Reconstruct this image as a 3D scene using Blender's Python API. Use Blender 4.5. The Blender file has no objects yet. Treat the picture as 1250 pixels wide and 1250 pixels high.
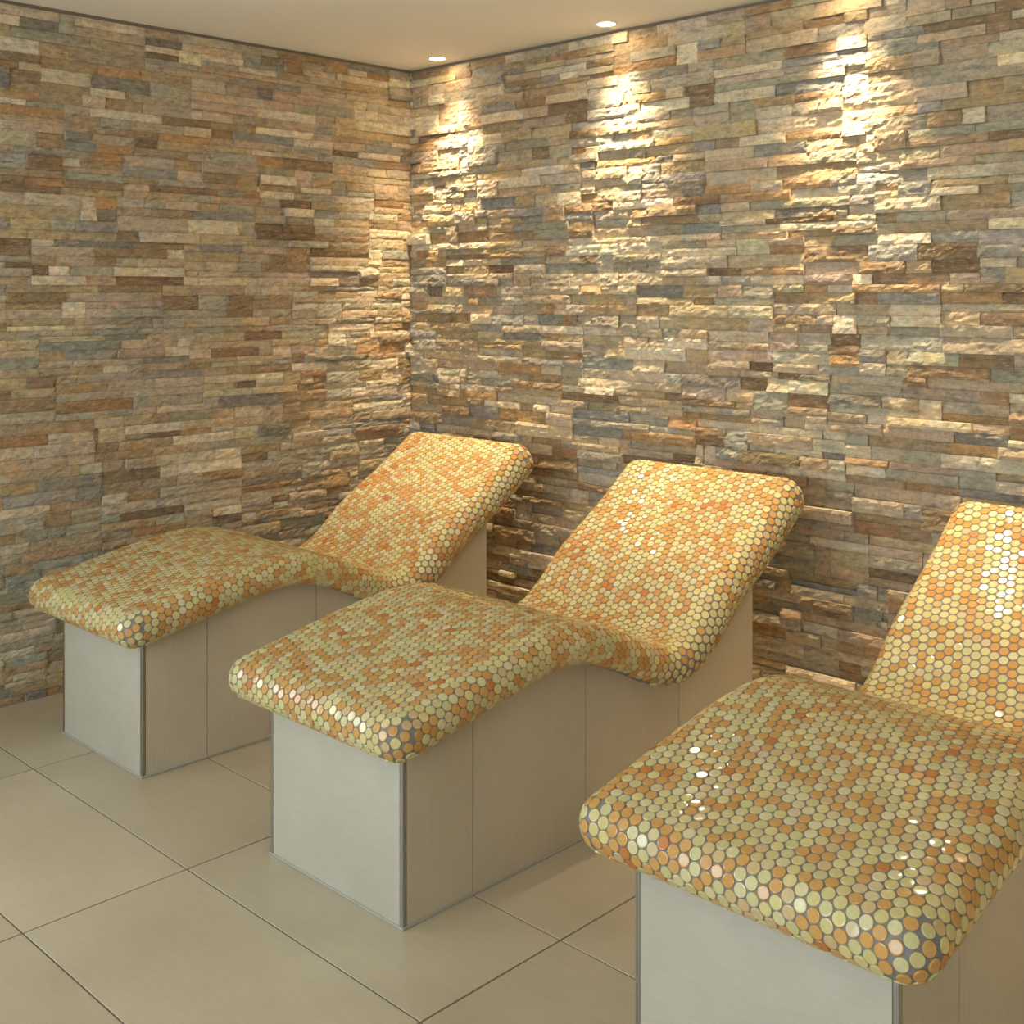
import bpy, bmesh, math, random
import numpy as np

sc = bpy.context.scene
COL = sc.collection
rng = np.random.default_rng(7)
random.seed(7)

CEIL = 2.465
XMAX, YMIN = 6.4, -5.4

# ------------------------------------------------------------------ helpers
def link(name, me, mats, parent=None, smooth=False):
    for m in (mats if isinstance(mats, (list, tuple)) else [mats]):
        me.materials.append(m)
    if smooth:
        me.polygons.foreach_set('use_smooth', [True] * len(me.polygons))
    o = bpy.data.objects.new(name, me)
    COL.objects.link(o)
    if parent:
        o.parent = parent
    return o

def mesh_np(name, verts, faces):
    me = bpy.data.meshes.new(name)
    me.from_pydata(verts, [], faces)
    me.update()
    return me

def from_bm(name, bm):
    bmesh.ops.recalc_face_normals(bm, faces=bm.faces[:])
    me = bpy.data.meshes.new(name)
    bm.to_mesh(me)
    bm.free()
    return me

def box(bm, x0, x1, y0, y1, z0, z1, bev=0.0, mi=0):
    r = bmesh.ops.create_cube(bm, size=1)
    vs = r['verts']
    for v in vs:
        v.co = ((x0 + x1) / 2 + v.co.x * (x1 - x0), (y0 + y1) / 2 + v.co.y * (y1 - y0), (z0 + z1) / 2 + v.co.z * (z1 - z0))
    fs = set(f for v in vs for f in v.link_faces)
    for f in fs:
        f.material_index = mi
    if bev:
        es = list(set(e for f in fs for e in f.edges))
        r = bmesh.ops.bevel(bm, geom=es, offset=bev, segments=2, affect='EDGES', profile=.5)
        for f in r['faces']:
            f.material_index = mi

class NT:
    """small node-tree builder"""
    def __init__(self, name):
        self.m = bpy.data.materials.new(name)
        self.m.use_nodes = True
        self.t = self.m.node_tree
        self.b = self.t.nodes['Principled BSDF']
    def n(self, typ, **kw):
        nd = self.t.nodes.new(typ)
        for k, v in kw.items():
            if k in nd.inputs.keys():
                nd.inputs[k].default_value = v
            else:
                setattr(nd, k, v)
        return nd
    def l(self, a, ao, b, bi):
        self.t.links.new(a.outputs[ao], b.inputs[bi])
    def set(self, **kw):
        for k, v in kw.items():
            self.b.inputs[k.replace('_', ' ')].default_value = v
    def coords(self, scale=(1, 1, 1)):
        tc = self.n('ShaderNodeTexCoord')
        mp = self.n('ShaderNodeMapping')
        mp.inputs['Scale'].default_value = scale
        self.l(tc, 'Object', mp, 'Vector')
        return mp
    def noise(self, mp, scale, detail=4, rough=.55):
        nz = self.n('ShaderNodeTexNoise', Scale=scale, Detail=detail, Roughness=rough)
        self.l(mp, 'Vector', nz, 'Vector')
        return nz
    def ramp(self, src, out, stops):
        r = self.n('ShaderNodeValToRGB')
        e = r.color_ramp.elements
        e[0].position, e[0].color = stops[0][0], (*stops[0][1], 1)
        e[1].position, e[1].color = stops[-1][0], (*stops[-1][1], 1)
        for p, c in stops[1:-1]:
            k = e.new(p)
            k.color = (*c, 1)
        self.l(src, out, r, 'Fac')
        return r
    def mix(self, mode, fac, a, b):
        """a, b: (node, out) or colour; fac: float or (node, out)"""
        m = self.n('ShaderNodeMix', data_type='RGBA', blend_type=mode)
        for idx, v in ((0, fac), (6, a), (7, b)):
            if isinstance(v, tuple) and len(v) == 2 and not isinstance(v[0], (int, float)):
                self.t.links.new(v[0].outputs[v[1]], m.inputs[idx])
            elif idx == 0:
                m.inputs[0].default_value = v
            else:
                m.inputs[idx].default_value = (*v, 1)
        return m
    def bump(self, src, out, strength, dist):
        b = self.n('ShaderNodeBump', Strength=strength, Distance=dist)
        self.l(src, out, b, 'Height')
        self.l(b, 'Normal', self.b, 'Normal')
        return b

# ---------------------------------------------------------------- materials
def mat_stone(name, along):
    k = NT(name)
    at = k.n('ShaderNodeAttribute', attribute_name='stone_colour')
    mp = k.coords((1, 1, 1))
    st = k.coords((1.0, 1.0, 3.2))
    n1 = k.noise(st, 19, 7, .70)          # mottling
    n2 = k.noise(mp, 60, 4, .7)           # grain
    n3 = k.noise(mp, 9, 4, .6)          # rust clouds
    r1 = k.ramp(n1, 'Fac', [(.25, (.50, .49, .48)), (.5, (.98, .98, .98)), (.78, (1.42, 1.40, 1.34))])
    c = k.mix('MULTIPLY', 1, (at, 'Color'), (r1, 'Color'))
    r3 = k.ramp(n1, 'Fac', [(.50, (0, 0, 0)), (.66, (.55, .55, .55))])
    at2 = k.n('ShaderNodeAttribute', attribute_name='rust')
    mm = k.n('ShaderNodeMath', operation='MULTIPLY')
    k.l(r3, 'Color', mm, 0)
    k.l(at2, 'Fac', mm, 1)
    c = k.mix('MIX', (mm, 'Value'), (c, 2), (.40, .205, .075))
    r2 = k.ramp(n2, 'Fac', [(.3, (.78, .78, .78)), (.7, (1.18, 1.18, 1.18))])
    c = k.mix('MULTIPLY', 1, (c, 2), (r2, 'Color'))
    # broad warm / cool drift inside a stone, and pale mineral streaks
    r4 = k.ramp(n3, 'Fac', [(.35, (.97, .98, 1.0)), (.5, (1.02, 1, .95)), (.65, (1.12, .98, .80))])
    c = k.mix('MULTIPLY', .9, (c, 2), (r4, 'Color'))
    n5 = k.noise(k.coords((1.0, 1.0, 5.0)), 34, 5, .7)
    r5 = k.ramp(n5, 'Fac', [(.56, (0, 0, 0)), (.68, (.6, .6, .6))])
    c = k.mix('MIX', (r5, 'Color'), (c, 2), (.62, .55, .45))
    k.l(c, 2, k.b, 'Base Color')
    k.set(Roughness=.72)
    k.b.inputs['Specular IOR Level'].default_value = .35
    # split grain
    sp = k.coords((1, 1, 2.6))
    nb = k.noise(sp, 75, 7, .72)
    k.bump(nb, 'Fac', .9, .006)
    return k.m

def mat_simple(name, col, rough=.5, metal=0.0, spec=.5):
    k = NT(name)
    k.set(Base_Color=(*col, 1), Roughness=rough, Metallic=metal)
    k.b.inputs['Specular IOR Level'].default_value = spec
    return k.m

def mat_tile(name, grain, base, rough=.42, tone=True, spec=.4):
    """porcelain tile with faint streaks; grain = scale triple, small along the streak"""
    k = NT(name)
    st = k.coords(grain)
    n1 = k.noise(st, 14, 8, .68)
    mp = k.coords()
    n2 = k.noise(mp, 2.6, 4, .55)
    r1 = k.ramp(n1, 'Fac', [(.3, tuple(.95 * c for c in base)), (.7, tuple(1.045 * c for c in base))])
    r2 = k.ramp(n2, 'Fac', [(.3, (.90, .885, .86)), (.7, (1.07, 1.07, 1.07))])
    c = k.mix('MULTIPLY', 1, (r1, 'Color'), (r2, 'Color'))
    if tone:
        at = k.n('ShaderNodeAttribute', attribute_name='tile_tone')
        r3 = k.ramp(at, 'Fac', [(0, (.94, .94, .93)), (1, (1.05, 1.05, 1.05))])
        c = k.mix('MULTIPLY', 1, (c, 2), (r3, 'Color'))
    k.l(c, 2, k.b, 'Base Color')
    k.set(Roughness=rough)
    k.b.inputs['Specular IOR Level'].default_value = spec
    k.bump(n1, 'Fac', .25, .0012)
    return k.m

def mat_penny():
    k = NT('penny_glaze')
    at = k.n('ShaderNodeAttribute', attribute_name='tile_rand')
    oi = k.n('ShaderNodeObjectInfo')
    r = k.ramp(at, 'Fac', [(0, (.61, .52, .235)), (.18, (.68, .575, .265)), (.30, (.585, .53, .26)), (.40, (.66, .59, .33)),
                           (.49, (.60, .44, .22)), (.55, (.63, .50, .29)), (.59, (.60, .335, .105)),
                           (.78, (.57, .30, .085)), (.90, (.61, .35, .13)), (.985, (.53, .20, .05))])
    r.color_ramp.interpolation = 'CONSTANT'
    mp = k.coords()
    n = k.noise(mp, 150, 3, .6)
    r2 = k.ramp(n, 'Fac', [(.3, (.85, .835, .82)), (.7, (.97, .955, .95))])
    c = k.mix('MULTIPLY', 1, (r, 'Color'), (r2, 'Color'))
    k.l(c, 2, k.b, 'Base Color')
    k.set(Roughness=.045)
    k.b.inputs['Specular IOR Level'].default_value = .5
    return k.m

M_STONE_L = mat_stone('split_stone', 'y')
M_GROUT_W = mat_simple('wall_backing', (.20, .165, .12), .9)
M_FLOOR = mat_tile('floor_porcelain', (1.0, 5.0, 1), (.485, .415, .295), .36, spec=.45)
M_FGROUT = mat_simple('floor_grout', (.15, .11, .075), .8)
M_FRONT = mat_tile('base_tile_front', (1.3, 1, 11), (.455, .425, .35), .5, tone=False)
M_SIDE = mat_tile('base_tile_side', (1, 13, 1.2), (.53, .465, .35), .5, tone=False)
M_JOINT = mat_simple('base_joint', (.17, .145, .11), .8)
M_SEAL = mat_simple('sealant', (.38, .36, .315), .6)
M_TRIM = mat_simple('trim_metal', (.40, .40, .39), .32, 1.0)
M_PENNY = mat_penny()
M_GROUT = mat_simple('mosaic_grout', (.21, .20, .185), .75)
M_RING = mat_simple('lamp_ring', (.8, .78, .72), .35)
M_PLASTER = mat_simple('plaster', (.76, .73, .67), .9)
M_FRAME = mat_simple('window_frame', (.5, .5, .5), .5)

k = NT('ceiling_paint')
n = k.noise(k.coords(), 35, 3)
r = k.ramp(n, 'Fac', [(.3, (.85, .825, .765)), (.7, (.865, .84, .78))])
k.l(r, 'Color', k.b, 'Base Color')
k.set(Roughness=.9)
M_CEIL = k.m

k = NT('lamp_glow')
k.set(Base_Color=(1, .9, .7, 1), Emission_Strength=72.0)
k.b.inputs['Emission Color'].default_value = (1.0, .80, .52, 1)
M_GLOW = k.m

# --------------------------------------------------------------- stone walls
PALETTE = [  # linear albedo, weight
    ((.50, .41, .295), 15), ((.43, .33, .215), 13), ((.345, .25, .155), 12), ((.26, .18, .11), 7),
    ((.385, .365, .31), 12), ((.315, .32, .315), 8), ((.43, .40, .325), 12), ((.53, .455, .37), 12),
    ((.47, .375, .30), 8), ((.42, .265, .135), 4), ((.64, .58, .475), 13), ((.25, .24, .225), 3), ((.47, .38, .225), 3)]
PCOL = np.array([p[0] for p in PALETTE])
PW = np.array([p[1] for p in PALETTE], float)
PW /= PW.sum()

def stone_cells(length, height, rg):
    """ledger panels: rows of panels, each cut into thin stones; yields (a0, a1, z0, z1)"""
    rows = int(round(height / .163))
    ph = height / rows
    for rrow in range(rows):
        zb = rrow * ph
        a = -rg.uniform(0, .6)
        while a < length:
            pl = .6
            nc = int(rg.choice([4, 4, 5, 5, 5, 6]))
            hs = rg.uniform(.7, 1.4, nc)
            hs *= ph / hs.sum()
            zs = np.concatenate([[0], np.cumsum(hs)]) + zb
            skips = [[] for _ in range(nc)]
            for i in range(nc - 1):
                if rg.random() < .2:
                    w = rg.uniform(.05, .14)
                    s0 = rg.uniform(0, pl - w)
                    if any(not (s0 + w < q0 or s0 > q1) for q0, q1 in skips[i]):
                        continue
                    skips[i].append((s0, s0 + w))
                    skips[i + 1].append((s0, s0 + w))
                    yield a + s0, a + s0 + w, zs[i], zs[i + 2]
            for i in range(nc):
                segs, cur = [], 0.0
                for q0, q1 in sorted(skips[i]):
                    if q0 - cur > .004:
                        segs.append((cur, q0))
                    cur = q1
                if pl - cur > .004:
                    segs.append((cur, pl))
                for s0, s1 in segs:
                    x = s0
                    while x < s1 - .001:
                        w = rg.uniform(.07, .30)
                        if s1 - (x + w) < .06:
                            w = s1 - x
                        yield a + x, a + x + w, zs[i], zs[i + 1]
                        x += w
            a += pl

def stone_wall(name, length, height, mapper, rg, dmin, dmax, rough, flip):
    V, F, Ccol, Rst = [], [], [], []
    off = 0
    for a0, a1, z0, z1 in stone_cells(length, height, rg):
        a0, a1 = max(a0, 0), min(a1, length)
        if a1 - a0 < .012:
            continue
        g = .0007
        a0 += g; a1 -= g; z0 += g * .8; z1 -= g * .8
        w, h = a1 - a0, z1 - z0
        nx, nz = max(3, int(w / .0105)), max(3, int(h / .009))
        d = dmin + (dmax - dmin) * rg.beta(1.7, 2.3)
        if rg.random() < .08:
            d += .010
        us, vs = np.linspace(0, 1, nx + 1), np.linspace(0, 1, nz + 1)
        U, W_ = np.meshgrid(us, vs)
        nse = rg.normal(0, 1, U.shape)
        sm = nse.copy()
        for _ in range(2):
            sm[:, 1:-1] = (sm[:, :-2] + 2 * sm[:, 1:-1] + sm[:, 2:]) / 4
        D = d + (U - .5) * rg.normal(0, .003) + (W_ - .5) * rg.normal(0, .005) * (h / .045)
        D += rough * (sm * 1.0 + nse * .6)
        D += rough * .55 * np.sin(U * w * rg.uniform(15, 45) + W_ * rg.uniform(-3, 3) + rg.uniform(0, 6))
        edge = (U < 1e-6) | (U > 1 - 1e-6) | (W_ < 1e-6) | (W_ > 1 - 1e-6)
        D -= edge * (.0012 + .0012 * np.abs(nse))
        D = np.maximum(D, .002)
        jit = 1 - edge
        A = a0 + U * w + jit * rg.normal(0, .0012, U.shape)
        Z = z0 + W_ * h + jit * rg.normal(0, .0010, U.shape)
        m = (nx + 1) * (nz + 1)
        idx = np.arange(m).reshape(nz + 1, nx + 1) + off
        V.append(np.stack([A.ravel(), Z.ravel(), D.ravel()], 1))
        q = np.stack([idx[:-1, :-1], idx[:-1, 1:], idx[1:, 1:], idx[1:, :-1]], -1).reshape(-1, 4)
        # side skirts back to the wall plane
        loop = np.concatenate([idx[0, :-1], idx[:-1, -1], idx[-1, ::-1][:-1], idx[::-1, 0][:-1]])
        lp = loop - off
        B = V[-1][lp].copy()
        B[:, 2] = 0
        V.append(B)
        bi = np.arange(len(loop)) + off + m
        sk = np.stack([loop, bi, np.roll(bi, -1), np.roll(loop, -1)], 1)
        F.append(q)
        F.append(sk)
        off += m + len(loop)
        c = PCOL[rg.choice(len(PCOL), p=PW)] * rg.uniform(.84, 1.17)
        c = (c * .84 + c.mean() * np.array([1.03, 1.0, .95]) * .16) * np.array([1.03, .99, .89]) * (1.10 + rg.normal(0, .025, 3))
        nf = len(q) + len(sk)
        ccs = np.tile(np.append(c, 1), (nf, 1))       # sides paler: fresh-cut stone, plus bright lit edges put into the colour
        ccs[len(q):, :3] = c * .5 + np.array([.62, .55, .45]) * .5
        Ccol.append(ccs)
        Rst.append(np.full(nf, rg.choice([0, .25, .6, 1.0], p=[.52, .25, .16, .07])))
    V = np.concatenate(V)
    F = np.concatenate(F)
    if flip:
        F = F[:, ::-1]
    P = mapper(V)
    ns = len(F)
    # backing slab
    L, H = length, CEIL
    b = mapper(np.array([[0, 0, .0015], [L, 0, .0015], [L, H, .0015], [0, H, .0015],
                         [-.12, -.1, -.12], [L, -.1, -.12], [L, H, -.12], [-.12, H, -.12]], float))
    fb = np.array([[0, 1, 2, 3], [7, 6, 5, 4], [0, 4, 5, 1], [1, 5, 6, 2], [2, 6, 7, 3], [3, 7, 4, 0]])
    if flip:
        fb = fb[:, ::-1]
    fb = fb + len(P)
    me = mesh_np(name, np.concatenate([P, b]).tolist(), np.concatenate([F, fb]).tolist())
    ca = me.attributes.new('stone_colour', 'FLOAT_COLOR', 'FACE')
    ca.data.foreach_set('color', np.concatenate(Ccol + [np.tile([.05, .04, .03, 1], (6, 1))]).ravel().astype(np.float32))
    ra = me.attributes.new('rust', 'FLOAT', 'FACE')
    ra.data.foreach_set('value', np.concatenate(Rst + [np.zeros(6)]).astype(np.float32))
    o = link(name, me, [M_STONE_L, M_GROUT_W])
    mi = np.zeros(ns + 6, np.int32)
    mi[ns:] = 1
    me.polygons.foreach_set('material_index', mi)
    o['kind'] = 'structure'
    return o

HS = CEIL - .014
LEFT_LEN = 2.62
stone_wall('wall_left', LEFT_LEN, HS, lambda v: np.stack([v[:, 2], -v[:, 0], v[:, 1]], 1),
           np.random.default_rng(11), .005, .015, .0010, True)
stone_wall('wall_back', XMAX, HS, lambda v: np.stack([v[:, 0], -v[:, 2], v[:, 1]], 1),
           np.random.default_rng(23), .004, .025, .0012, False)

# ---------------------------------------------- the rest of the room (unseen)
def struct(name, bm, m):
    o = link(name, from_bm(name, bm), m)
    o['kind'] = 'structure'
    return o

bm = bmesh.new()
box(bm, -.12, XMAX + .12, YMIN - .12, .12, CEIL, CEIL + .12)
ceiling = struct('ceiling', bm, M_CEIL)

bm = bmesh.new()   # right-hand end wall
box(bm, XMAX, XMAX + .12, YMIN, 0, 0, CEIL)
struct('wall_right', bm, M_PLASTER)

# glazing: front wall opening and the run of left wall past the stone
WF = (.35, 5.3, .95, 1.95)      # x0, x1, z0, z1 in the front wall; unseen, stretched rightwards to brighten the left wall
WL = (-4.3, -2.95, .7, 1.9)    # y0, y1, z0, z1 in the left wall
bm = bmesh.new()
box(bm, 0, WF[0], YMIN - .12, YMIN, 0, CEIL)
box(bm, WF[1], XMAX, YMIN - .12, YMIN, 0, CEIL)
box(bm, WF[0], WF[1], YMIN - .12, YMIN, 0, WF[2])
box(bm, WF[0], WF[1], YMIN - .12, YMIN, WF[3], CEIL)
struct('wall_front', bm, M_PLASTER)
bm = bmesh.new()
box(bm, -.12, 0, YMIN, WL[0], 0, CEIL)
box(bm, -.12, 0, WL[1], -LEFT_LEN, 0, CEIL)
box(bm, -.12, 0, WL[0], WL[1], 0, WL[2])
box(bm, -.12, 0, WL[0], WL[1], WL[3], CEIL)
struct('wall_left_plain', bm, M_PLASTER)

bm = bmesh.new()
f = .05
box(bm, WF[0], WF[1], YMIN - .09, YMIN - .03, WF[2], WF[2] + f)
box(bm, WF[0], WF[1], YMIN - .09, YMIN - .03, WF[3] - f, WF[3])
for x in (WF[0], WF[0] + 1.23, WF[0] + 2.46, WF[0] + 3.69, WF[1] - f):
    box(bm, x, x + f, YMIN - .09, YMIN - .03, WF[2] + f, WF[3] - f)
struct('window_1', bm, M_FRAME)
bm = bmesh.new()
box(bm, -.09, -.03, WL[0], WL[1], WL[2], WL[2] + f)
box(bm, -.09, -.03, WL[0], WL[1], WL[3] - f, WL[3])
for y in (WL[0], (WL[0] + WL[1] - f) / 2, WL[1] - f):
    box(bm, -.09, -.03, y, y + f, WL[2] + f, WL[3] - f)
struct('window_2', bm, M_FRAME)

# --------------------------------------------------------------------- floor
GY0, GYP = -1.616, .4135
GX0, GXP = 1.495, .887
def grid(lo, hi, o, p):
    k0 = math.floor((lo - o) / p)
    out = [lo]
    kx = k0 + 1
    while o + kx * p < hi:
        out.append(o + kx * p)
        kx += 1
    return out + [hi]
bm = bmesh.new()
box(bm, -.12, XMAX + .12, YMIN - .12, .12, -.12, -.0025, mi=1)
xs, ys = grid(0, XMAX, GX0, GXP), grid(YMIN, 0, GY0, GYP)
tones = []
nb = len(bm.faces)
for i in range(len(xs) - 1):
    for j in range(len(ys) - 1):
        g = .0024
        n0 = len(bm.faces)
        box(bm, xs[i] + g, xs[i + 1] - g, ys[j] + g, ys[j + 1] - g, -.008, 0, .0011)
        tones += [random.random()] * (len(bm.faces) - n0)
bm.faces.ensure_lookup_table()
lay = bm.faces.layers.float.new('tile_tone')
bm.faces.ensure_lookup_table()
for q, f_ in enumerate(bm.faces):
    f_[lay] = .5 if q < nb else tones[q - nb]
floor = struct('floor', bm, [M_FLOOR, M_FGROUT])

# ------------------------------------------------------------------ loungers
# top profile (y, z) measured along the lounger, foot to head
PROF = [(-1.938, .500), (-1.86, .513), (-1.74, .537), (-1.62, .561), (-1.50, .582), (-1.41, .593), (-1.33, .595), (-1.25, .585),
        (-1.17, .560), (-1.09, .526), (-1.01, .488), (-.95, .463), (-.90, .451), (-.855, .456), (-.80, .482), (-.73, .540),
        (-.66, .602), (-.58, .652), (-.50, .701), (-.42, .753), (-.34, .811), (-.29, .848), (-.257, .873)]

def densify(pts, step=.004):
    P = np.array(pts)
    n = len(P)
    out = []
    for i in range(n - 1):
        p0, p1, p2, p3 = P[max(i - 1, 0)], P[i], P[i + 1], P[min(i + 2, n - 1)]
        for t in np.linspace(0, 1, 24, endpoint=False):
            out.append(.5 * (2 * p1 + (p2 - p0) * t + (2 * p0 - 5 * p1 + 4 * p2 - p3) * t * t + (3 * p1 - p0 - 3 * p2 + p3) * t ** 3))
    out.append(P[-1])
    Q = np.array(out)
    kern = np.ones(25) / 25
    pad = np.pad(Q, ((12, 12), (0, 0)), mode='reflect', reflect_type='odd')
    Q = np.stack([np.convolve(pad[:, i], kern, 'valid') for i in range(2)], 1)
    s = np.concatenate([[0], np.cumsum(np.linalg.norm(np.diff(Q, axis=0), axis=1))])
    ss = np.linspace(0, s[-1], int(s[-1] / step))
    return ss, np.stack([np.interp(ss, s, Q[:, 0]), np.interp(ss, s, Q[:, 1])], 1)

SS, QQ = densify(PROF)
SL = SS[-1]
TT = np.gradient(QQ, SS, axis=0)
TT /= np.linalg.norm(TT, axis=1)[:, None]

def s_of_y(y):
    return float(np.interp(y, QQ[:, 0], SS))
def vthick(s):          # the slab grows thicker towards the head
    return np.interp(s, [0, s_of_y(-1.0), s_of_y(-.75), SL], [1.0, .95, 1.25, 1.32])

CAPW, RR, RHO = .696, .052, .008
HW = CAPW / 2
def bend(u, s, h):
    y = np.interp(s, SS, QQ[:, 0]); z = np.interp(s, SS, QQ[:, 1])
    ty = np.interp(s, SS, TT[:, 0]); tz = np.interp(s, SS, TT[:, 1])
    # beyond the ends carry on along the tangent
    e = np.where(s < 0, s, np.where(s > SL, s - SL, 0))
    return np.stack([u, y + e * ty - h * tz, z + e * tz + h * ty], -1)

S1, S2 = s_of_y(-1.12), s_of_y(-.80)
PARTS = ('leg_rest', 'seat', 'backrest')
def part_of(s):
    return 0 if s < S1 else (1 if s < S2 else 2)

def core_ring():
    """outline of the flat core (rounded rectangle) with outward normals"""
    out = []
    cx, c0, c1 = HW - RR - RHO, RR + RHO, SL - RR - RHO
    for (qx, qs, a0) in ((cx, c0, -90), (cx, c1, 0), (-cx, c1, 90), (-cx, c0, 180)):
        for i in range(9):
            a = math.radians(a0 + i * 90 / 8)
            out.append((qx + RHO * math.cos(a), qs + RHO * math.sin(a), math.cos(a), math.sin(a)))
    return out

def shell_meshes():
    bm = bmesh.new()
    ring = core_ring()
    K = 14
    rows = []
    for i in range(K + 1):
        th = math.pi * i / K
        rows.append([bm.verts.new((x + nx * RR * math.sin(th), s + ns * RR * math.sin(th), RR * (math.cos(th) - 1))) for x, s, nx, ns in ring])
    n = len(ring)
    for i in range(K):
        for j in range(n):
            bm.faces.new((rows[i][j], rows[i][(j + 1) % n], rows[i + 1][(j + 1) % n], rows[i + 1][j]))
    bm.faces.new(rows[0])
    bm.faces.new(rows[K][::-1])
    cuts = sorted(list(np.arange(.02, SL, .02)) + [S1, S2])
    for c in cuts:
        bmesh.ops.bisect_plane(bm, geom=bm.verts[:] + bm.edges[:] + bm.faces[:], plane_co=(0, c, 0), plane_no=(0, 1, 0), dist=1e-6)
    bmesh.ops.recalc_face_normals(bm, faces=bm.faces[:])
    res = [([], []) for _ in range(3)]
    maps = [{}, {}, {}]
    for f_ in bm.faces:
        p = part_of(f_.calc_center_median().y)
        idx = []
        for v in f_.verts:
            if v.index not in maps[p] or True:
                key = tuple(round(c, 6) for c in v.co)
                if key not in maps[p]:
                    maps[p][key] = len(res[p][0])
                    u, s, h = v.co
                    res[p][0].append(bend(np.array(u), np.array(s), np.array(h * float(vthick(s)))).tolist())
                idx.append(maps[p][key])
        res[p][1].append(idx)
    bm.free()
    return res

def wrap(a, b):
    """unrolled plane point -> (u, s, h, n_u, n_s, n_h, corner?, theta)"""
    cx, c0, c1 = HW - RR, RR, SL - RR      # core outline including its corner arcs
    qx = min(max(a, -(cx - RHO)), cx - RHO)
    qs = min(max(b, c0 + RHO), c1 - RHO)
    dx, ds = a - qx, b - qs
    d = math.hypot(dx, ds)
    if d <= RHO + 1e-9:
        return a, b, 0.0, 0, 0, 1, False, 0.0
    nx, ns = dx / d, ds / d
    over = d - RHO
    th = over / (RR * 1.06)
    return (qx + nx * (RHO + RR * math.sin(th)), qs + ns * (RHO + RR * math.sin(th)), RR * (math.cos(th) - 1),
            nx * math.sin(th), ns * math.sin(th), math.cos(th), abs(nx) > .02 and abs(ns) > .02, th)

PITCH = .0252
def disc_points():
    phi = math.radians(44)
    e1 = np.array([math.cos(phi), math.sin(phi)]) * PITCH
    e2 = np.array([math.cos(phi + math.pi / 3), math.sin(phi + math.pi / 3)]) * PITCH
    pts, corner = [], []
    N = 140
    for i in range(-N, N):
        for j in range(-N, N):
            a, b = e1 * i + e2 * j
            b += SL / 2
            if abs(a) > HW + .16 or b < -.16 or b > SL + .16:
                continue
            r_ = wrap(a, b)
            if r_[7] > 2.85:
                continue
            (corner if r_[6] else pts).append((r_, a, b))
    kept = list(pts)
    cell = {}
    def key(r_):
        return tuple(int(math.floor(c / PITCH)) for c in r_[:3])
    for q in kept:
        cell.setdefault(key(q[0]), []).append(q[0])
    # the corners curve both ways: tiles are laid there row by row, wherever one fits
    corner = []
    for sx in (-1, 1):
        for sy in (-1, 1):
            th = 0.0
            qx, qs = sx * (HW - RR - RHO), (RR + RHO if sy < 0 else SL - RR - RHO)
            while th < 2.7:
                for i in range(1, 90):
                    a = math.radians(i)
                    nx, ns = sx * math.cos(a), sy * math.sin(a)
                    R_ = RHO + RR * math.sin(th)
                    corner.append(((qx + nx * R_, qs + ns * R_, RR * (math.cos(th) - 1), nx * math.sin(th), ns * math.sin(th),
                                    math.cos(th), True, th), qx + nx * (RHO + RR * th), qs + ns * (RHO + RR * th)))
                th += .05
    for q in corner:
        kk = key(q[0])
        ok = True
        for dx in (-1, 0, 1):
            for dy in (-1, 0, 1):
                for dz in (-1, 0, 1):
                    for o in cell.get((kk[0] + dx, kk[1] + dy, kk[2] + dz), ()):
                        if (o[0] - q[0][0]) ** 2 + (o[1] - q[0][1]) ** 2 + (o[2] - q[0][2]) ** 2 < (.955 * PITCH) ** 2:
                            ok = False
        if ok:
            kept.append(q)
            cell.setdefault(kk, []).append(q[0])
    return kept

def value_noise(a, b, tab, sc_):
    x, y = a / sc_, b / sc_
    i, j = int(math.floor(x)), int(math.floor(y))
    fx, fy = x - i, y - j
    g = lambda p, q: tab[p % 64, q % 64]
    return (g(i, j) * (1 - fx) + g(i + 1, j) * fx) * (1 - fy) + (g(i, j + 1) * (1 - fx) + g(i + 1, j + 1) * fx) * fy

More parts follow.
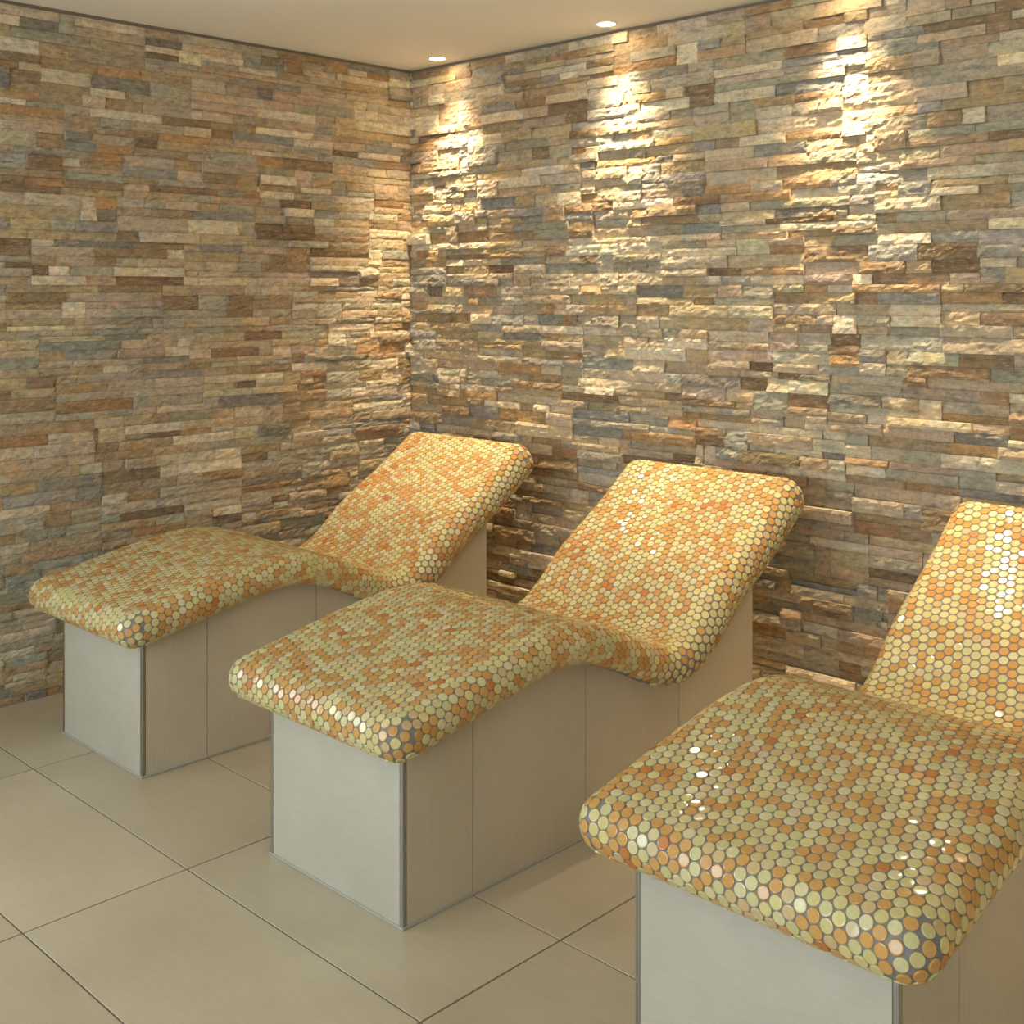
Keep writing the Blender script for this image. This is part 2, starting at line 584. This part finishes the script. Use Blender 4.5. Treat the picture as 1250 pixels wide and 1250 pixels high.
def mosaic_meshes(seed):
    """three meshes: grout shell + every penny tile"""
    rg = np.random.default_rng(seed)
    tab = rg.random((64, 64))
    shell = shell_meshes()
    NS = 14
    ang = np.arange(NS) * 2 * math.pi / NS
    R0 = PITCH * .462
    prof = [(R0, -.0012), (R0, .0010), (R0 * .955, .0017), (R0 * .82, .0021)]
    data = [dict(v=list(s[0]), f=list(s[1]), mi=[0] * len(s[1]), r=[0.0] * len(s[1]), n0=len(s[1]), sm=[]) for s in shell]
    for r_, a, b in DISCS:
        u, s, h, nu, ns, nh, _, th = r_
        p = part_of(s)
        vt = float(vthick(s))
        P = bend(np.array(u), np.array(s), np.array(h * vt))
        # frame in world: X, T (along), N
        ty, tz = float(np.interp(s, SS, TT[:, 0])), float(np.interp(s, SS, TT[:, 1]))
        Tv, Nv, Xv = np.array([0, ty, tz]), np.array([0, -tz, ty]), np.array([1.0, 0, 0])
        n_ = Xv * nu * vt + Tv * ns * vt + Nv * nh
        n_ = n_ / np.linalg.norm(n_)
        tilt = rg.normal(0, .014, 3)
        n_ = n_ + tilt
        n_ /= np.linalg.norm(n_)
        e1 = np.cross(n_, Tv if abs(n_ @ Tv) < .8 else Xv)
        e1 /= np.linalg.norm(e1)
        e2 = np.cross(n_, e1)
        sz = rg.uniform(.985, 1.015)
        d = data[p]
        o = len(d['v'])
        lift = rg.normal(0, .00012)
        a0 = rg.uniform(0, 1)
        for R_, hh in prof:
            for t in ang:
                q = P + (e1 * math.cos(t + a0) + e2 * math.sin(t + a0)) * R_ * sz + n_ * (hh + lift)
                d['v'].append(q.tolist())
        val = rg.random()
        vn = value_noise(a, b, tab, .045)
        # clumps of orange among the cream
        val = min(max(val * .80 + (vn - .5) * .62 + .09, 0), .999)
        for k_ in range(len(prof) - 1):
            for i in range(NS):
                j = (i + 1) % NS
                d['f'].append([o + k_ * NS + i, o + k_ * NS + j, o + (k_ + 1) * NS + j, o + (k_ + 1) * NS + i])
        # faintly domed or dished glaze on top, shaded smooth on vertices of its own
        t0 = len(d['v'])
        for t in ang:
            d['v'].append((P + (e1 * math.cos(t + a0) + e2 * math.sin(t + a0)) * prof[-1][0] * sz + n_ * (prof[-1][1] + lift)).tolist())
        d['v'].append((P + n_ * (prof[-1][1] + lift + rg.normal(.00002, .00008))).tolist())
        fs0 = len(d['f'])
        for i in range(NS):
            d['f'].append([t0 + i, t0 + (i + 1) % NS, t0 + NS])
        d['sm'] += list(range(fs0, fs0 + NS))
        nf = NS * len(prof)
        d['mi'] += [1] * nf
        d['r'] += [val] * nf
    out = []
    for p, d in enumerate(data):
        me = mesh_np(PARTS[p] + '_mosaic', d['v'], d['f'])
        me.materials.append(M_GROUT)
        me.materials.append(M_PENNY)
        me.polygons.foreach_set('material_index', np.array(d['mi'], np.int32))
        at = me.attributes.new('tile_rand', 'FLOAT', 'FACE')
        at.data.foreach_set('value', np.array(d['r'], np.float32))
        sm = np.zeros(len(d['f']), bool)
        sm[:d['n0']] = True
        sm[np.array(d['sm'], int)] = True
        me.polygons.foreach_set('use_smooth', sm)
        out.append(me)
    return out

DISCS = disc_points()

BW, Y0, Y1 = .522, -1.836, -.402
BX = BW / 2
def under(y):
    """height of the tiled base under the slab at y"""
    s = s_of_y(y)
    return float(np.interp(s, SS, QQ[:, 1])) - RR * float(vthick(s)) * 1.25

def side_mesh(sx):
    bm = bmesh.new()
    joints = [Y0 + .011] + [GY0 + k_ * GYP for k_ in range(0, 3)] + [Y1]
    def slab(ya, yb, xo, xi, mi):
        n = max(2, int((yb - ya) / .03))
        yy = np.linspace(ya, yb, n + 1)
        lo_o = [bm.verts.new((sx * xo, y, .002)) for y in yy]
        hi_o = [bm.verts.new((sx * xo, y, under(y))) for y in yy]
        lo_i = [bm.verts.new((sx * xi, y, .002)) for y in yy]
        hi_i = [bm.verts.new((sx * xi, y, under(y))) for y in yy]
        fs = []
        for i in range(n):
            fs.append(bm.faces.new((lo_o[i], lo_o[i + 1], hi_o[i + 1], hi_o[i])))
            fs.append(bm.faces.new((lo_i[i], hi_i[i], hi_i[i + 1], lo_i[i + 1])))
            fs.append(bm.faces.new((hi_o[i], hi_o[i + 1], hi_i[i + 1], hi_i[i])))
            fs.append(bm.faces.new((lo_o[i], lo_i[i], lo_i[i + 1], lo_o[i + 1])))
        fs.append(bm.faces.new((lo_o[0], hi_o[0], hi_i[0], lo_i[0])))
        fs.append(bm.faces.new((lo_o[-1], lo_i[-1], hi_i[-1], hi_o[-1])))
        for f_ in fs:
            f_.material_index = mi
    for i in range(len(joints) - 1):
        slab(joints[i] + .0015, joints[i + 1] - .0015, BX, BX - .010, 0)
    slab(joints[0], joints[-1] - .002, BX - .0018, BX - .016, 1)
    return from_bm('side_panel', bm)

def make_lounger():
    root = bpy.data.objects.new('heated_lounger', None)
    COL.objects.link(root)
    for nm, me in zip(PARTS, mosaic_meshes(3)):
        o = bpy.data.objects.new(nm, me)
        COL.objects.link(o)
        o.parent = root
    bm = bmesh.new()
    box(bm, -BX + .0112, BX - .0112, Y0, Y0 + .012, .002, under(Y0), .0008)
    link('front_panel', from_bm('front_panel', bm), M_FRONT, root)
    bm = bmesh.new()
    box(bm, -BX + .001, BX - .001, Y1 - .012, Y1, .002, under(Y1), .0008)
    link('back_panel', from_bm('back_panel', bm), M_SIDE, root)
    for sx in (-1, 1):
        link('side_panel', side_mesh(sx), [M_SIDE, M_JOINT], root)
        bm = bmesh.new()      # metal corner profile: two thin fins with a shadow gap and a quarter nose
        x_out, x_in = BX + .0008, BX - .0105
        a, b = sorted((sx * x_in, sx * x_out))
        box(bm, a, b, Y0 - .0008, Y0 + .0105, .002, under(Y0) + .004, .0022)
        link('corner_trim', from_bm('corner_trim', bm), M_TRIM, root)
    bm = bmesh.new()          # bead of sealant where the base meets the floor
    s_ = .0045
    box(bm, -BX - s_, BX + s_, Y0 - s_, Y0 + .004, 0, .0055, .002)
    for sx in (-1, 1):
        a, b = sorted((sx * (BX - .004), sx * (BX + s_)))
        box(bm, a, b, Y0 + .004, Y1, 0, .0055, .002)
    link('sealant_joint', from_bm('sealant_joint', bm), M_SEAL, root)
    return root

BEDX = [.647, 1.8385, 3.030]
LAB = ['mosaic-tiled heated lounger in the corner, nearest the left stone wall',
       'mosaic-tiled heated lounger in the middle of the row of three',
       'mosaic-tiled heated lounger cut off by the right edge of the photo, closest to the viewer']
first = make_lounger()
roots = [first]
for i in (1, 2):
    rt = first.copy()
    COL.objects.link(rt)
    ms = dict(zip(PARTS, mosaic_meshes(3 + 10 * i)))
    for ch in list(first.children):
        c = ch.copy()
        if ch.name in ms:
            c.data = ms[ch.name]
        COL.objects.link(c)
        c.parent = rt
    roots.append(rt)
for rt, x, lb in zip(roots, BEDX, LAB):
    rt.location = (x, 0, 0)
    rt['label'] = lb
    rt['category'] = 'lounger'
    rt['group'] = 'mosaic heated loungers in a row'

# ---------------------------------------------------------------- downlights
LX0, LXP, LY = .313, .957, -.12
LAMPLAB = ['small recessed ceiling downlight nearest the corner of the two stone walls',
           'small recessed ceiling downlight second from the corner, above the middle lounger',
           'recessed ceiling downlight third from the corner along the back wall',
           'recessed ceiling downlight fourth from the corner along the back wall',
           'recessed ceiling downlight fifth from the corner along the back wall',
           'recessed ceiling downlight last along the back wall, by the right wall']
def disc(bm, r, z, n=28):
    return [bm.verts.new((r * math.cos(2 * math.pi * i / n), r * math.sin(2 * math.pi * i / n), z)) for i in range(n)]
def ring_mesh():
    bm = bmesh.new()
    rows = [disc(bm, r_, z_) for r_, z_ in ((.043, 0), (.0425, -.003), (.039, -.0045), (.034, -.0035), (.033, 0))]
    for a, b in zip(rows, rows[1:]):
        for i in range(28):
            bm.faces.new((a[i], a[(i + 1) % 28], b[(i + 1) % 28], b[i]))
    return from_bm('trim_ring', bm)
def lens_mesh():
    bm = bmesh.new()
    rows = [disc(bm, r_, z_) for r_, z_ in ((.033, -.0008), (.031, -.0024), (.02, -.0040), (.008, -.0046))]
    for a, b in zip(rows, rows[1:]):
        for i in range(28):
            bm.faces.new((a[i], b[i], b[(i + 1) % 28], a[(i + 1) % 28]))
    bm.faces.new(rows[-1])
    bm.faces.new(rows[0])
    return from_bm('lamp_lens', bm)
RM, LM = ring_mesh(), lens_mesh()
RM.materials.append(M_RING)
LM.materials.append(M_GLOW)

def spot(name, x, y, power, size, blend, col, rad):
    L = bpy.data.lights.new(name, 'SPOT')
    L.energy, L.spot_size, L.spot_blend, L.color, L.shadow_soft_size = power, math.radians(size), blend, col, rad
    o = bpy.data.objects.new(name, L)
    o.location = (x, y, CEIL - .012)
    COL.objects.link(o)

WARM = (1.0, .78, .49)
for i in range(6):
    x = LX0 + LXP * i
    t = bpy.data.objects.new('recessed_downlight', None)
    COL.objects.link(t)
    t.location = (x, LY, CEIL)
    t['label'], t['category'], t['group'] = LAMPLAB[i], 'downlight', 'ceiling downlights along the back wall'
    for nm, me in (('trim_ring', RM), ('lamp_lens', LM)):
        o = bpy.data.objects.new(nm, me)
        COL.objects.link(o)
        o.parent = t
    spot('downlight_beam', x, LY, 84, 52, .75, WARM, .03)
    spot('downlight_spill', x, LY, 85, 78, 1.0, WARM, .03)

# ------------------------------------------------------------------ daylight
w = bpy.data.worlds.new('daylight')
sc.world = w
w.use_nodes = True
bg = w.node_tree.nodes['Background']
bg.inputs['Color'].default_value = (.82, .94, 1.0, 1)
bg.inputs['Strength'].default_value = 7.0
def portal(name, loc, rot, sx, sy):
    L = bpy.data.lights.new(name, 'AREA')
    L.shape, L.size, L.size_y = 'RECTANGLE', sx, sy
    L.cycles.is_portal = True
    o = bpy.data.objects.new(name, L)
    o.location, o.rotation_euler = loc, rot
    COL.objects.link(o)
portal('window_portal_front', ((WF[0] + WF[1]) / 2, YMIN - .1, (WF[2] + WF[3]) / 2), (math.radians(90), 0, 0), WF[1] - WF[0], WF[3] - WF[2])
portal('window_portal_left', (-.1, (WL[0] + WL[1]) / 2, (WL[2] + WL[3]) / 2), (math.radians(90), 0, math.radians(-90)), WL[1] - WL[0], WL[3] - WL[2])

# -------------------------------------------------------------------- camera
F_PX, HY, H = 1442.0, 355.0, 1.45
cam = bpy.data.cameras.new('camera')
cam.sensor_fit = 'HORIZONTAL'
cam.sensor_width = 36
cam.lens = 36 * F_PX / 1250
cam.shift_y = -(625 - HY) / 1250
cam.clip_start = .05
co = bpy.data.objects.new('camera', cam)
COL.objects.link(co)
co.location = (4.149, -3.578, H)
co.rotation_euler = (math.radians(90), 0, math.atan2(.699, .715))
sc.camera = co

vs = sc.view_settings
vs.view_transform = 'Standard'
vs.look = 'None'
vs.gamma = 1
vs.use_curve_mapping = False
vs.exposure = 0.13
sc.cycles.use_denoising = True
sc.cycles.denoiser = 'OPENIMAGEDENOISE'
sc.cycles.max_bounces = 8
sc.cycles.diffuse_bounces = 5
sc.cycles.glossy_bounces = 4
sc.cycles.sample_clamp_indirect = 6
